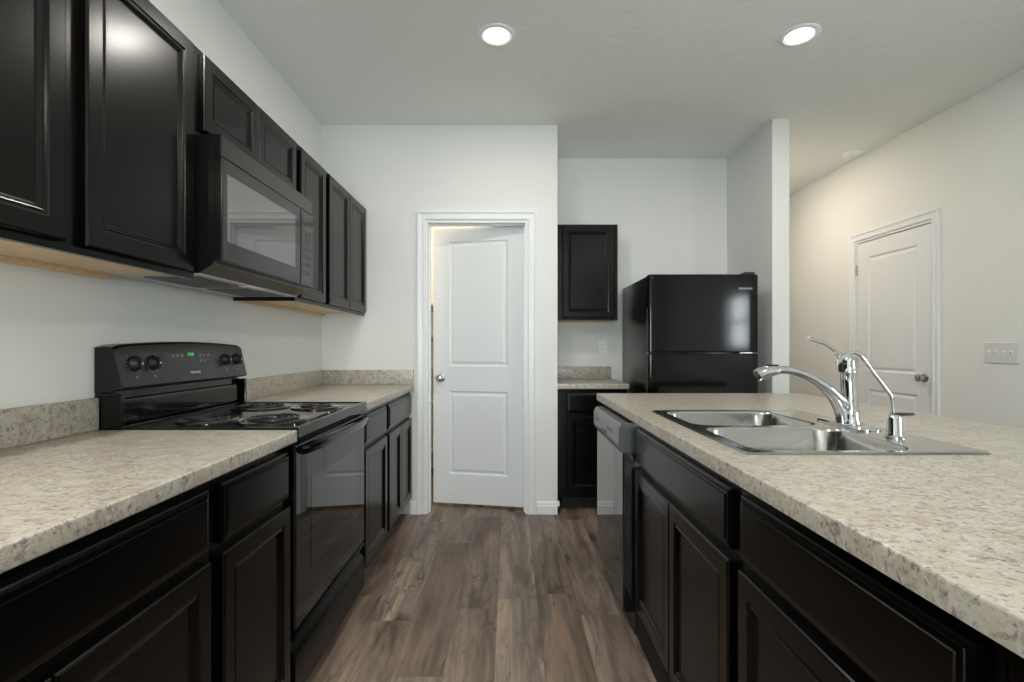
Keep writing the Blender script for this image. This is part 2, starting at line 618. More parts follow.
bm = BM()
casing(bm, PD[0] - 0.005, PD[1] + 0.005, PD[2] + 0.005, YP, 'x', -1)
bx(bm, PD[0] - 0.001, PD[0] + 0.014, YP - 0.002, YP + T, 0, PD[2])
bx(bm, PD[1] - 0.014, PD[1] + 0.001, YP - 0.002, YP + T, 0, PD[2])
bx(bm, PD[0] + 0.014, PD[1] - 0.014, YP - 0.002, YP + T, PD[2] - 0.014, PD[2] + 0.001)
bx(bm, PD[0] + 0.014, PD[0] + 0.024, YP + 0.04, YP + 0.075, 0, PD[2] - 0.014)
bx(bm, PD[1] - 0.024, PD[1] - 0.014, YP + 0.04, YP + 0.075, 0, PD[2] - 0.014)
bx(bm, PD[0] + 0.024, PD[1] - 0.024, YP + 0.04, YP + 0.075, PD[2] - 0.024, PD[2] - 0.014)
struct('trim_1', bm, M['trim'], label='white casing and jamb around the pantry doorway')
bm = BM()
casing(bm, HD[0] - 0.005, HD[1] + 0.005, HD[2] + 0.005, XR, 'y', -1)
bx(bm, XR - 0.002, XR + T, HD[0] - 0.001, HD[0] + 0.012, 0, HD[2])
bx(bm, XR - 0.002, XR + T, HD[1] - 0.012, HD[1] + 0.001, 0, HD[2])
bx(bm, XR - 0.002, XR + T, HD[0] + 0.012, HD[1] - 0.012, HD[2] - 0.012, HD[2] + 0.001)
struct('trim_2', bm, M['trim'], label='white casing and jamb around the door in the right wall')

BASE = [(0, 0), (0.014, 0), (0.014, 0.058), (0.010, 0.066), (0.010, 0.076), (0.005, 0.088), (0, 0.090)]
def base_x(bm, x0, x1, face, sgn):
    loft(bm, [[(x, face + sgn * t, z) for t, z in BASE] for x in (x0, x1)])
def base_y(bm, y0, y1, face, sgn):
    loft(bm, [[(face + sgn * t, y, z) for t, z in BASE] for y in (y0, y1)])
bm = BM()
base_x(bm, -0.700, PD[0] - 0.067, YP, -1)
base_x(bm, PD[1] + 0.067, 0.352, YP, -1)
struct('baseboard_pantry', bm, M['trim'])
bm = BM(); base_y(bm, YP - 0.014, YP + 0.08, 0.338, 1)
struct('baseboard_niche_left', bm, M['trim'])
bm = BM(); base_y(bm, 3.436, YE, 1.923, 1); base_x(bm, 1.792, 1.937, 3.45, -1); base_y(bm, 3.436, YN, 1.806, -1)
struct('baseboard_partition', bm, M['trim'])
bm = BM(); base_y(bm, YB, HD[0] - 0.067, XR, -1); base_y(bm, HD[1] + 0.067, YE, XR, -1)
struct('baseboard_right', bm, M['trim'])
bm = BM(); base_x(bm, 0.84, 1.792, YN, -1)
struct('baseboard_niche_back', bm, M['trim'])
bm = BM(); base_x(bm, XL, XR, YB, 1)
struct('baseboard_behind', bm, M['trim'])
bm = BM(); base_x(bm, 1.937, XR - 0.014, YE, -1)
struct('baseboard_hall_end', bm, M['trim'])

# windows (outside the frame; the one behind the camera is added for overall daylight)
def window(n, axis, a0, a1, z0, z1, f, sgn):
    """sgn: direction from the room side face into the wall"""
    def P(bm, p0, p1, q0, q1, d0, d1):
        if axis == 'x':
            bx(bm, p0, p1, f + sgn * d0, f + sgn * d1, q0, q1)
        else:
            bx(bm, f + sgn * d0, f + sgn * d1, p0, p1, q0, q1)
    bm = BM()
    for p0, p1, q0, q1 in ((a0, a0 + 0.045, z0, z1), (a1 - 0.045, a1, z0, z1), (a0 + 0.045, a1 - 0.045, z0, z0 + 0.045), (a0 + 0.045, a1 - 0.045, z1 - 0.045, z1)):
        P(bm, p0, p1, q0, q1, 0.05, 0.10)
    mid = (z0 + z1) / 2 if axis == 'y' else None
    if mid:
        P(bm, a0 + 0.045, a1 - 0.045, mid - 0.02, mid + 0.02, 0.05, 0.10)
    else:
        mx = (a0 + a1) / 2
        P(bm, mx - 0.03, mx + 0.03, z0 + 0.045, z1 - 0.045, 0.05, 0.10)
    w = struct('window_%d' % n, bm, M['trim'])
    bm = BM(); P(bm, a0 + 0.045, a1 - 0.045, z0 + 0.045, z1 - 0.045, 0.072, 0.076)
    obj('window_pane', bm, M['pane'], w)
    bm = BM(); P(bm, a0 - 0.03, a1 + 0.03, z0 - 0.02, z0, -0.03, 0.05)
    obj('window_sill', bm, M['trim'], w)
window(1, 'y', *WIN_R, XR, 1)
window(2, 'x', *WIN_B, YB, -1)  # unseen window added to let more daylight into the room

# ------------------------------------------------------------------ white two-panel doors
def panel_door_mesh(w, h, t, mx, panels):
    """local x 0..w, y 0 (front) .. t, z 0..h"""
    bm = BM()
    prof = [(0.0, 0.0), (0.004, 0.003), (0.010, 0.008), (0.018, 0.009), (0.024, 0.007), (0.034, 0.0025), (0.040, 0.002)]
    zs = [0] + [z for p in panels for z in p] + [h]
    for side in (0, 1):
        y = t if side else 0
        s = -1 if side else 1
        def q(x0, x1, z0, z1):
            bm.faces.new([bm.verts.new(p) for p in rect_xz(x0, x1, z0, z1, y)])
        q(0, mx, 0, h); q(w - mx, w, 0, h)
        for a, b in zip(zs[0::2], zs[1::2]):
            q(mx, w - mx, a, b)
        for a, b in panels:
            loft(bm, [rect_xz(mx, w - mx, a, b, y + s * d, i) for i, d in prof], cap0=False)
    for x in (0, w):
        bm.faces.new([bm.verts.new(p) for p in ((x, 0, 0), (x, t, 0), (x, t, h), (x, 0, h))])
    for z in (0, h):
        bm.faces.new([bm.verts.new(p) for p in ((0, 0, z), (w, 0, z), (w, t, z), (0, t, z))])
    return bm

KNOB = [(0.0001, 0.0), (0.031, 0.0), (0.031, -0.004), (0.026, -0.009), (0.012, -0.011), (0.011, -0.026), (0.016, -0.031), (0.025, -0.037), (0.0275, -0.046), (0.025, -0.055), (0.016, -0.061), (0.0001, -0.062)]
def door_hw(door, w, t, knob_x, kz, hinge_x, hinge_z, both=True):
    bm = BM(); lathe(bm, KNOB, (knob_x, 0, kz), 'y')
    k = obj('door_knob', bm, M['nickel'], door, True)
    k['label'] = 'satin nickel knob'
    if both:
        bm = BM(); lathe(bm, [(r, -y) for r, y in KNOB], (knob_x, t, kz), 'y')
        obj('door_knob', bm, M['nickel'], door, True)
    for z in hinge_z:
        bm = BM()
        lathe(bm, [(0.0001, -0.045), (0.006, -0.045), (0.006, 0.045), (0.0001, 0.045)], (hinge_x[0], hinge_x[1], z), 'z', 12)
        bx(bm, hinge_x[0] - 0.016, hinge_x[0] + 0.002, hinge_x[1], hinge_x[1] + 0.003, z - 0.044, z + 0.044)
        obj('hinge', bm, M['nickel'], door, True)

DW_, DH_ = 0.688, 2.034
bm = panel_door_mesh(DW_, DH_, 0.035, 0.122, [(0.215, 0.830), (1.012, 1.935)])
ang = R(10.3)
# hinged at its right edge, swung into the pantry; the local frame starts at the free edge
hx, hy = PD[1] - 0.016, YP + 0.078
d1 = obj('door_1', bm, M['door_white'], None, False, (hx - DW_ * math.cos(ang), hy + DW_ * math.sin(ang), 0.022), -ang)
tag(d1, 'white two-panel pantry door standing slightly ajar at the end of the aisle', 'door', None, 'structure')
door_hw(d1, DW_, 0.035, 0.060, 0.925, (DW_ - 0.002, 0.040), (0.25, 1.03, 1.80))

HW_ = HD[1] - HD[0] - 0.030
bm = panel_door_mesh(HW_, 2.008, 0.035, 0.118, [(0.215, 0.820), (0.965, 1.885)])
# right wall: front faces -x, local x runs towards the camera
d2 = obj('door_2', bm, M['door_white'], None, False, (XR + 0.004, HD[1] - 0.015, 0.018), R(-90))
tag(d2, 'closed white two-panel door in the right wall beyond the island', 'door', None, 'structure')
door_hw(d2, HW_, 0.035, HW_ - 0.050, 0.945, (-0.004, -0.005), (0.25, 1.03, 1.79), False)

# ------------------------------------------------------------------ pantry shelves
for z, nm in ((1.58, 'topmost of the pantry shelves seen through the gap of the door'), (1.29, 'second pantry shelf from the top behind the ajar door'),
              (1.00, 'middle pantry shelf behind the ajar door'), (0.68, 'second pantry shelf from the bottom behind the ajar door'),
              (0.233, 'lowest of the pantry shelves seen through the gap of the door')):
    bm = BM(); bx(bm, XL + 0.002, 0.338 - T - 0.002, 4.58, 4.898, z - 0.02, z, 0.002)
    bx(bm, XL + 0.002, 0.338 - T - 0.002, 4.88, 4.898, z - 0.06, z - 0.02)
    bx(bm, XL + 0.002, XL + 0.02, 4.58, 4.88, z - 0.06, z - 0.02)
    s = obj('pantry_shelf', bm, M['shelf'])
    tag(s, nm, 'shelf', 'pantry shelves')

# ------------------------------------------------------------------ ceiling lights
def can_light(x, y, label, power=CAN_POWER, color=CAN_COL):
    t = thing('recessed_light', label, 'ceiling light', (x, y, CEIL), 0, 'recessed ceiling lights')
    bm = BM()
    lathe(bm, [(0.070, -0.0035), (0.074, -0.008), (0.088, -0.006), (0.094, -0.002), (0.095, 0.0), (0.070, 0.0)], seg=40)
    obj('trim_ring', bm, M['plate'], t, True)
    bm = BM(); lathe(bm, [(0.0001, -0.006), (0.045, -0.0055), (0.070, -0.003), (0.070, 0.0), (0.0001, 0.0)], seg=40)
    l = obj('lens', bm, M['lens'], t, True)
    l['label'] = 'glowing white lens'
    lamp('recessed_lamp', (x, y, CEIL - 0.012), power, 0.13, color)
can_light(-0.065, 2.52, 'round recessed ceiling light above the aisle, left of the two in view')
can_light(1.456, 2.52, 'round recessed ceiling light above the island, right of the two in view')
can_light(-0.50, 0.75, 'recessed fill light added over the near left countertop, outside the frame', 27.0)  # unseen lamp added to brighten the left counter and wall
can_light(1.456, -0.45, 'recessed fill light added above the near end of the island, outside the frame', 5.0)  # unseen lamp added for light around the island
can_light(0.70, -1.7, 'recessed fill light added above the living area behind the camera', 16.0)  # unseen lamp added as general fill from behind
can_light(2.06, 4.42, 'warm recessed ceiling light in the hall behind the partition', 10.5, (1.0, 0.84, 0.68))

t = thing('pantry_light', 'small round white ceiling light inside the pantry', 'ceiling light', (-0.45, 4.25, CEIL))
bm = BM(); lathe(bm, [(0.0001, 0), (0.09, 0), (0.09, -0.02), (0.0001, -0.02)])
obj('base', bm, M['plate'], t, True)
bm = BM(); lathe(bm, [(0.08, -0.02), (0.078, -0.04), (0.05, -0.062), (0.0001, -0.07)])
obj('globe', bm, M['lens'], t, True)
lamp('pantry_lamp', (-0.45, 4.25, CEIL - 0.085), 14.0, 0.12, (1.0, 0.80, 0.60))

t = thing('smoke_detector', 'small round white smoke detector on the hall ceiling above the right door', 'smoke detector', (2.765, 4.05, CEIL))
bm = BM(); lathe(bm, [(0.0001, -0.036), (0.035, -0.035), (0.052, -0.028), (0.058, -0.014), (0.064, -0.010), (0.066, 0.0), (0.0001, 0.0)], seg=32)
obj('cover', bm, M['plate'], t, True)
bm = BM(); lathe(bm, [(0.0001, -0.0385), (0.010, -0.038), (0.012, -0.034), (0.0001, -0.034)], seg=16)
obj('test_button', bm, M['plate_wall'], t, True)

# ------------------------------------------------------------------ electrical plates
t = thing('light_switch', 'white four-gang toggle switch plate on the right wall', 'light switch', (XR - 0.0005, 2.945, 1.142), R(-90))
bm = BM(); panel(bm, -0.104, 0.104, -0.062, 0.062, -0.006, 0, [(0, 0.003), (0.003, 0.0)])
obj('cover_plate', bm, M['plate_wall'], t)
for k in range(4):
    cx = -0.069 + 0.046 * k
    bm = BM()
    prism_x(bm, [(-0.006, -0.012), (-0.0085, -0.006), (-0.018, 0.008), (-0.016, 0.012), (-0.006, 0.012)], cx - 0.005, cx + 0.005)
    obj('toggle', bm, M['plate'], t)
t = thing('wall_outlet', 'white duplex wall outlet above the niche counter beside the refrigerator', 'outlet', (0.776, YN - 0.0005, 1.175))
bm = BM(); panel(bm, -0.035, 0.035, -0.0575, 0.0575, -0.006, 0, [(0, 0.003), (0.003, 0.0)])
obj('cover_plate', bm, M['plate'], t)
for s in (-1, 1):
    bm = BM(); panel(bm, -0.017, 0.017, s * 0.02 - 0.014, s * 0.02 + 0.014, -0.008, -0.005, [(0, 0), ])
    r = obj('socket', bm, M['plate'], t)
    bm = BM()
    for dx in (-0.006, 0.006):
        bx(bm, dx - 0.001, dx + 0.001, -0.0084, -0.0075, s * 0.02 - 0.003, s * 0.02 + 0.006)
    obj('slots', bm, M['rubber'], r)

# ------------------------------------------------------------------ cabinets
DOOR_PROF = [(0.0, 0.005), (0.002, 0.0015), (0.005, 0.0), (0.044, 0.0), (0.046, 0.0035), (0.052, 0.0045), (0.055, 0.0020), (0.058, 0.0030), (0.064, 0.0095), (0.068, 0.0105)]
DRAWER_PROF = [(0.0, 0.009), (0.003, 0.007), (0.009, 0.0055), (0.010, 0.0035), (0.018, 0.0025), (0.0195, 0.0), (0.03, 0.0)]
DT = 0.020

def cab_door(t, x0, x1, z0, z1):
    bm = BM(); panel(bm, x0, x1, z0, z1, -DT, -0.001, DOOR_PROF)
    return obj('door', bm, M['cab'], t)

def cab_drawer(t, x0, x1, z0, z1, name='drawer'):
    bm = BM(); panel(bm, x0, x1, z0, z1, -DT, -0.001, DRAWER_PROF)
    return obj(name, bm, M['cab'], t)

def frame_mesh(bm, w, z0, z1, st=0.038, mid=None, th=0.019, rail=0.038):
    bx(bm, 0, st, 0, th, z0, z1); bx(bm, w - st, w, 0, th, z0, z1)
    bx(bm, st, w - st, 0, th, z0, z0 + rail); bx(bm, st, w - st, 0, th, z1 - rail, z1)
    if mid:
        bx(bm, st, w - st, 0, th, mid - rail / 2, mid + rail / 2)

def base_cabinet(label, loc, rotz, w, doors, drawers=1, depth=0.595, false_front=False, closed_top=True, group=None, toe=0.07):
    t = thing('base_cabinet', label, 'cabinet', loc, rotz, group)
    bm = BM()
    th = 0.016
    bx(bm, 0.0005, th, 0.019, depth, 0.10, 0.874); bx(bm, w - th, w - 0.0005, 0.019, depth, 0.10, 0.874)
    bx(bm, th, w - th, 0.019, depth, 0.10, 0.10 + th)
    bx(bm, th, w - th, depth - 0.006, depth, 0.10 + th, 0.874)
    if closed_top:
        bx(bm, th, w - th, 0.019, depth - 0.006, 0.858, 0.874)
    obj('body', bm, M['cab'], t)
    bm = BM(); frame_mesh(bm, w - 0.0005, 0.10, 0.874, mid=0.693)
    obj('face_frame', bm, M['cab'], t)
    bm = BM(); bx(bm, 0.0005, w - 0.0005, toe, toe + 0.015, 0.0, 0.0995)
    obj('toe_kick', bm, M['cab_in'], t)
    rv = 0.024
    n = drawers
    ww = (w - 2 * rv - (n - 1) * 0.006) / n
    for i in range(n):
        a = rv + i * (ww + 0.006)
        cab_drawer(t, a, a + ww, 0.706, 0.848, 'false_drawer_front' if false_front else 'drawer')
    ww = (w - 2 * rv - (doors - 1) * 0.005) / doors
    for i in range(doors):
        a = rv + i * (ww + 0.005)
        cab_door(t, a, a + ww, 0.125, 0.682)
    return t

def wall_cabinet(label, loc, rotz, w, doors, h=0.760, depth=0.295, group=None, low_side=False):
    """loc at the bottom of the face frame"""
    t = thing('wall_cabinet', label, 'cabinet', loc, rotz, group)
    bm = BM()
    th = 0.012
    bx(bm, 0.0005, th, 0.019, depth - 0.001, 0.0 if low_side else 0.029, h); bx(bm, w - th, w - 0.0005, 0.019, depth - 0.001, 0.029, h)
    bx(bm, th, w - th, 0.019, depth - 0.001, h - th, h)
    obj('body', bm, M['cab'], t)
    bm = BM()
    a0 = th if low_side else 0.0005
    bx(bm, a0, w - 0.0005, 0.019, depth - 0.001, 0.016, 0.0285)
    bx(bm, a0, w - 0.0005, depth - 0.016, depth - 0.001, 0.0, 0.016)
    b = obj('underside', bm, M['birch'], t)
    b['label'] = 'unfinished pale wood bottom'
    bm = BM(); frame_mesh(bm, w - 0.0005, 0, h)
    obj('face_frame', bm, M['cab'], t)
    rv = 0.027
    ww = (w - 2 * rv - (doors - 1) * 0.005) / doors
    for i in range(doors):
        a = rv + i * (ww + 0.005)
        cab_door(t, a, a + ww, 0.020, h - 0.014)
    return t

FX = -0.703                  # face frame plane of the left base run
L = R(90)
base_cabinet('dark base cabinet at the near end of the left run, behind the camera', (FX, -0.583, 0), L, 0.914, 2)
base_cabinet('wide dark base cabinet at the lower left corner under the near left countertop', (FX, 0.332, 0), L, 0.846, 2)
base_cabinet('narrow dark base cabinet just left of the range', (FX, 1.180, 0), L, 0.413, 1)
base_cabinet('narrow dark base cabinet just beyond the range', (FX, 2.359, 0), L, 0.475, 1)
base_cabinet('two-door dark base cabinet in the left corner beside the pantry door', (FX, 2.834, 0), L, 0.703, 2)
UX = -1.022                  # face frame plane of the upper run
UB = 1.397
wall_cabinet('dark upper cabinet above the left counter, behind the camera', (UX, -0.205, UB), L, 0.610, 1)
wall_cabinet('dark upper cabinet at the top left corner, cut by the frame', (UX, 0.405, UB), L, 0.760, 2)
wall_cabinet('large dark upper cabinet with a bright sheen left of the microwave', (UX, 1.165, UB), L, 0.460, 1)
wall_cabinet('short two-door upper cabinet directly above the microwave', (UX, 1.625, 1.870), L, 0.765, 2, h=0.287)
wall_cabinet('single-door upper cabinet immediately beyond the microwave', (UX, 2.390, UB), L, 0.381, 1, low_side=True)
wall_cabinet('two-door upper cabinet in the left corner against the pantry wall', (UX, 2.771, UB), L, 0.767, 2)

# niche beside the refrigerator
wall_cabinet('single-door dark upper cabinet on the niche back wall above the small counter', (0.385, 3.905, 1.385), 0, 0.457, 1, h=0.745, depth=0.265)
base_cabinet('dark base cabinet under the small niche counter beside the refrigerator', (0.385, 3.605, 0), 0, 0.457, 1, depth=0.56)
bm = BM(); bx(bm, 0.3385, 0.3845, 3.605, 3.624, 0.10, 0.874)
tag(obj('filler_strip', bm, M['cab']), 'dark filler strip between the niche base cabinet and the pantry corner', 'filler strip')
bm = BM(); bx(bm, 0.3385, 0.3845, 3.905, 3.924, 1.385, 2.130)
tag(obj('filler_strip', bm, M['cab']), 'dark filler strip left of the niche upper cabinet', 'filler strip')

# ------------------------------------------------------------------ countertops
def slab(bm, x0, x1, y0, y1, z0=0.876, z1=0.914, r=0.005):
    bx(bm, x0, x1, y0, y1, z0, z1, r, 3)

def countertop(label, boxes, splashes):
    bm = BM()
    for b in boxes:
        slab(bm, *b)
    o = obj('countertop', bm, M['laminate'], None, True)
    tag(o, label, 'countertop')
    for s in splashes:
        bm = BM(); bx(bm, *s, 0.9142, 1.016, 0.003, 2)
        obj('backsplash', bm, M['laminate'], o, True)
    return o
countertop('beige speckled laminate countertop on the left, near side of the range', [(XL + 0.002, -0.672, -0.59, 1.592)], [(XL + 0.002, XL + 0.021, -0.59, 1.592)])
countertop('beige speckled laminate countertop between the range and the pantry wall', [(XL + 0.002, -0.672, 2.360, YP - 0.002)],
           [(XL + 0.002, XL + 0.021, 2.360, YP - 0.022), (XL + 0.002, -0.674, YP - 0.021, YP - 0.002)])
countertop('small grey speckled countertop in the niche left of the refrigerator', [(0.340, 0.855, 3.580, YN - 0.002)], [(0.340, 0.840, YN - 0.021, YN - 0.002)])

# island
IX = 0.526                   # face frame plane of the island
IR = R(-90)
base_cabinet('two-door dark island sink cabinet with a wide false drawer front', (IX, 2.050, 0), IR, 0.908, 2, false_front=True, closed_top=False, toe=-0.008)
base_cabinet('dark island cabinet with a drawer at the lower right, near side of the sink cabinet', (IX, 1.140, 0), IR, 0.610, 1, toe=-0.008)
base_cabinet('dark island cabinet at the near end of the island, mostly outside the frame', (IX, 0.529, 0), IR, 0.610, 1, toe=-0.008)
bm = BM(); bx(bm, IX, 1.135, 2.662, 2.680, 0.0, 0.874)
bx(bm, 1.137, 1.155, -0.081, 2.680, 0.0, 0.874)
tag(obj('island_panel', bm, M['cab']), 'dark finished panel on the back and far end of the island', 'panel')

def island_top():
    bm = BM()
    x0, x1, y0, y1, z0, z1 = 0.497, 1.655, -0.12, 2.86, 0.876, 0.914
    hx0, hx1, hy0, hy1 = 0.602, 1.165, 1.248, 2.034
    r = 0.005
    def rc(a, b, c, d, z):
        return [(a, c, z), (b, c, z), (b, d, z), (a, d, z)]
    loops = [rc(hx0, hx1, hy0, hy1, z0), rc(x0, x1, y0, y1, z0)]
    for k in range(5):
        a = R(90 * k / 4)
        i = r * (1 - math.cos(a))
        loops.append(rc(x0 + i, x1 - i, y0 + i, y1 - i, z1 - r + r * math.sin(a)))
    loops.append(rc(hx0, hx1, hy0, hy1, z1))
    loops.append(rc(hx0, hx1, hy0, hy1, z0))
    rs = loft(bm, loops, cap0=False, cap1=False)
    return bm
tag(obj('countertop', island_top(), M['laminate'], None, True), 'large beige speckled island countertop around the sink', 'countertop')

# ------------------------------------------------------------------ sink
def sink():
    x0, x1, y0, y1, zt = 0.576, 1.190, 1.222, 2.060, 0.9145
    t = thing('sink', 'double-bowl stainless steel drop-in sink in the island', 'sink', ((x0 + x1) / 2, (y0 + y1) / 2, zt))
    ox, oy = (x0 + x1) / 2, (y0 + y1) / 2
    def L2(p, z):
        return [(x - ox, y - oy, z) for x, y in p]
    bowls = [(0.617, 1.040, 1.258, 1.622), (0.617, 1.040, 1.662, 2.026)]
    bm = BM()
    outer = rrect(x0, x1, y0, y1, 0.028)
    inner = rrect(x0 + 0.006, x1 - 0.006, y0 + 0.006, y1 - 0.006, 0.024)
    inner2 = rrect(x0 + 0.013, x1 - 0.013, y0 + 0.013, y1 - 0.013, 0.018)
    rs = loft(bm, [L2(outer, 0.0003), L2(inner, 0.0045), L2(inner2, 0.003)], False, False)
    edges = [bm.edges.get((rs[2][i], rs[2][(i + 1) % len(rs[2])])) for i in range(len(rs[2]))]
    for b in bowls:
        vs = [bm.verts.new(p) for p in L2(rrect(*b, 0.062, 8), 0.003)]
        for i in range(len(vs)):
            edges.append(bm.edges.new((vs[i], vs[(i + 1) % len(vs)])))
    bmesh.ops.triangle_fill(bm, use_beauty=True, use_dissolve=False, edges=edges)
    obj('rim', bm, M['steel'], t, True)
    for b in bowls:
        a0, a1, b0, b1 = b
        bm = BM()
        loops = []
        for ins, z, r in ((0.0, 0.003, 0.062), (0.002, 0.0005, 0.062), (0.005, -0.006, 0.062), (0.010, -0.130, 0.060), (0.014, -0.150, 0.058), (0.024, -0.163, 0.052), (0.045, -0.168, 0.045), (0.10, -0.171, 0.03)):
            loops.append(L2(rrect(a0 + ins, a1 - ins, b0 + ins, b1 - ins, r, 8), z))
        loft(bm, loops, cap0=False)
        bw = obj('bowl', bm, M['steel'], t, True)
        bm = BM()
        lathe(bm, [(0.0001, 0.002), (0.018, 0.002), (0.030, 0.0045), (0.043, 0.004), (0.045, 0.0), (0.0001, 0.0)], ((a0 + a1) / 2 - ox, (b0 + b1) / 2 - oy, -0.171))
        obj('drain', bm, M['chrome'], bw, True)
sink()

# ------------------------------------------------------------------ faucet
def faucet():
    FY, BX = 1.660, 1.110
    Z = 0.9180
    t = thing('kitchen_faucet', 'chrome single-handle pull-out kitchen faucet behind the sink bowls', 'faucet', (BX, FY, Z))
    def P(x, z, y=FY):
        return (x - BX, y - FY, z - Z)
    bm = BM()
    loft(bm, [[(x - BX, y - FY, z) for x, y in rrect(BX - 0.030 + i, BX + 0.042 - i, FY - 0.125 + i, FY + 0.125 - i, 0.030 - i)] for i, z in ((0, 0.0), (0, 0.004), (0.004, 0.009))])
    obj('deck_plate', bm, M['chrome'], t, True)
    bm = BM()
    lathe(bm, [(0.0001, 0.006), (0.030, 0.006), (0.030, 0.012), (0.0255, 0.018), (0.0245, 0.06), (0.0240, 0.14), (0.0236, 0.172), (0.0244, 0.174), (0.0244, 0.180), (0.0230, 0.182), (0.0228, 0.205), (0.0190, 0.224), (0.011, 0.235), (0.0001, 0.238)], (0.020, 0, 0), 'z', 32)
    # the body leans very slightly, as in the photograph
    for v in bm.verts:
        v.co.x -= 0.05 * v.co.z
    obj('body', bm, M['chrome'], t, True)
    pts = smooth_path([P(1.100, 0.928), P(1.092, 0.966), P(1.062, 1.022), P(1.0175, 1.063), P(0.971, 1.0875), P(0.924, 1.100), P(0.880, 1.1015)], 6)
    n = len(pts)
    bm = BM(); tube(bm, pts, [0.0175 - 0.0045 * min(1, i / n * 1.3) for i in range(n)], 18)
    tube(bm, smooth_path([P(1.126, 0.985), P(1.096, 0.998), P(1.056, 1.036), P(1.017, 1.063)], 5), [0.020 - 0.0055 * i / 15 for i in range(16)], 16)
    obj('spout', bm, M['chrome'], t, True)
    bm = BM()
    pts = smooth_path([P(0.890, 1.1015), P(0.876, 1.100), P(0.858, 1.097), P(0.842, 1.093), P(0.829, 1.088), P(0.820, 1.083)], 5)
    n = len(pts)
    tube(bm, pts, [0.0142 + 0.0062 * math.sin(min(1, i / (n * 0.6)) * PI / 2) for i in range(n)], 20)
    h = obj('spray_head', bm, M['chrome'], t, True)
    bm = BM(); tube(bm, [P(0.8205, 1.0832), P(0.8165, 1.0802)], [0.0165, 0.0150], 18)
    obj('spray_nozzle', bm, M['rubber'], h, True)
    bm = BM()
    loft(bm, [[(x - BX, y - FY, z - Z) for x, y in rrect(0.850, 0.888, FY - 0.008, FY + 0.008, 0.006)] for z in (1.110, 1.119)])
    obj('spray_button', bm, M['rubber'], h, True)
    bm = BM()
    pts = smooth_path([P(1.116, 1.135), P(1.096, 1.146), P(1.076, 1.166), P(1.042, 1.1885), P(1.008, 1.199), P(0.988, 1.207)], 5)
    n = len(pts)
    tube(bm, pts, [0.015 - 0.0085 * math.sin(min(1, i / (n * 0.6)) * PI / 2) for i in range(n)], 14)
    obj('handle', bm, M['chrome'], t, True)
    bm = BM()
    bx(bm, P(1.092, 0)[0], P(1.112, 0)[0], -0.010, 0.010, 0.176, 0.208, 0.004)
    obj('black_inset', bm, M['rubber'], t, True)  # small black block set on the left of the upper body
faucet()

def filter_faucet():
    FY, BX, Z = 1.440, 1.104, 0.9180
    t = thing('water_filter_faucet', 'slim gooseneck filtered water faucet with a black lever at the sink corner', 'faucet', (BX, FY, Z))
    bm = BM(); lathe(bm, [(0.0001, 0.0), (0.027, 0.0), (0.027, 0.003), (0.021, 0.006), (0.0195, 0.010), (0.0185, 0.055), (0.016, 0.062), (0.009, 0.068), (0.0001, 0.070)])
    obj('body', bm, M['chrome'], t, True)
    xs = [(1.101, 0.976), (1.101, 1.002), (1.095, 1.034), (1.069, 1.071), (1.044, 1.103), (1.019, 1.138), (1.003, 1.155), (0.984, 1.161), (0.962, 1.153), (0.944, 1.137), (0.940, 1.128)]
    bm = BM(); tube(bm, smooth_path([(x - BX, 0, z - Z) for x, z in xs], 6), 0.0048, 12)
    obj('spout', bm, M['chrome'], t, True)
    bm = BM()
    loft(bm, [[(a, b, z) for a, b in ((-0.006, -0.010), (0.018, -0.012), (0.052, -0.007), (0.054, 0.007), (0.018, 0.012), (-0.006, 0.010))] for z in (0.063, 0.070)])
    obj('lever', bm, M['rubber'], t)
filter_faucet()

# ------------------------------------------------------------------ dishwasher
def dishwasher():
    t = thing('dishwasher', 'glossy black built-in dishwasher at the far end of the island', 'dishwasher', (0.463, 2.655, 0), IR)
    w = 0.604
    bm = BM(); bx(bm, 0.004, w - 0.002, 0.066, 0.64, 0.10, 0.868)
    obj('tub', bm, M['black_gloss'], t)
    bm = BM(); panel(bm, 0.002, w, 0.095, 0.742, 0.0, 0.064, [(0, 0.006), (0.002, 0.002), (0.005, 0.0)])
    obj('door', bm, M['dw'], t)
    bm = BM()
    prism_x(bm, [(0.064, 0.744), (0.004, 0.744), (-0.010, 0.756), (-0.017, 0.775), (-0.017, 0.842), (-0.004, 0.862), (0.064, 0.868)], 0.0, w)
    cp = obj('control_panel', bm, M['dw_panel'], t)
    bm = BM(); bx(bm, 0.20, 0.34, -0.0185, -0.012, 0.776, 0.792, 0.004)
    obj('latch_recess', bm, M['rubber'], cp)
    for k in range(6):
        a = (0.075 + 0.030 * k) if k < 3 else (0.345 + 0.048 * (k - 3))
        bm = BM(); bx(bm, a, a + (0.02 if k < 3 else 0.036), -0.0182, -0.012, 0.802, 0.820, 0.002)
        obj('button', bm, M['mark_grey'], cp)
    bm = shift(text_mesh('FRIGIDAIRE', 0.02, 0.075), (0.085, -0.0178, 0.837))
    obj('badge', bm, M['mark_grey'], cp)
    bm = BM(); bx(bm, 0.004, w - 0.004, 0.050, 0.065, 0.0, 0.093)
    obj('toe_kick', bm, M['rubber'], t)
dishwasher()

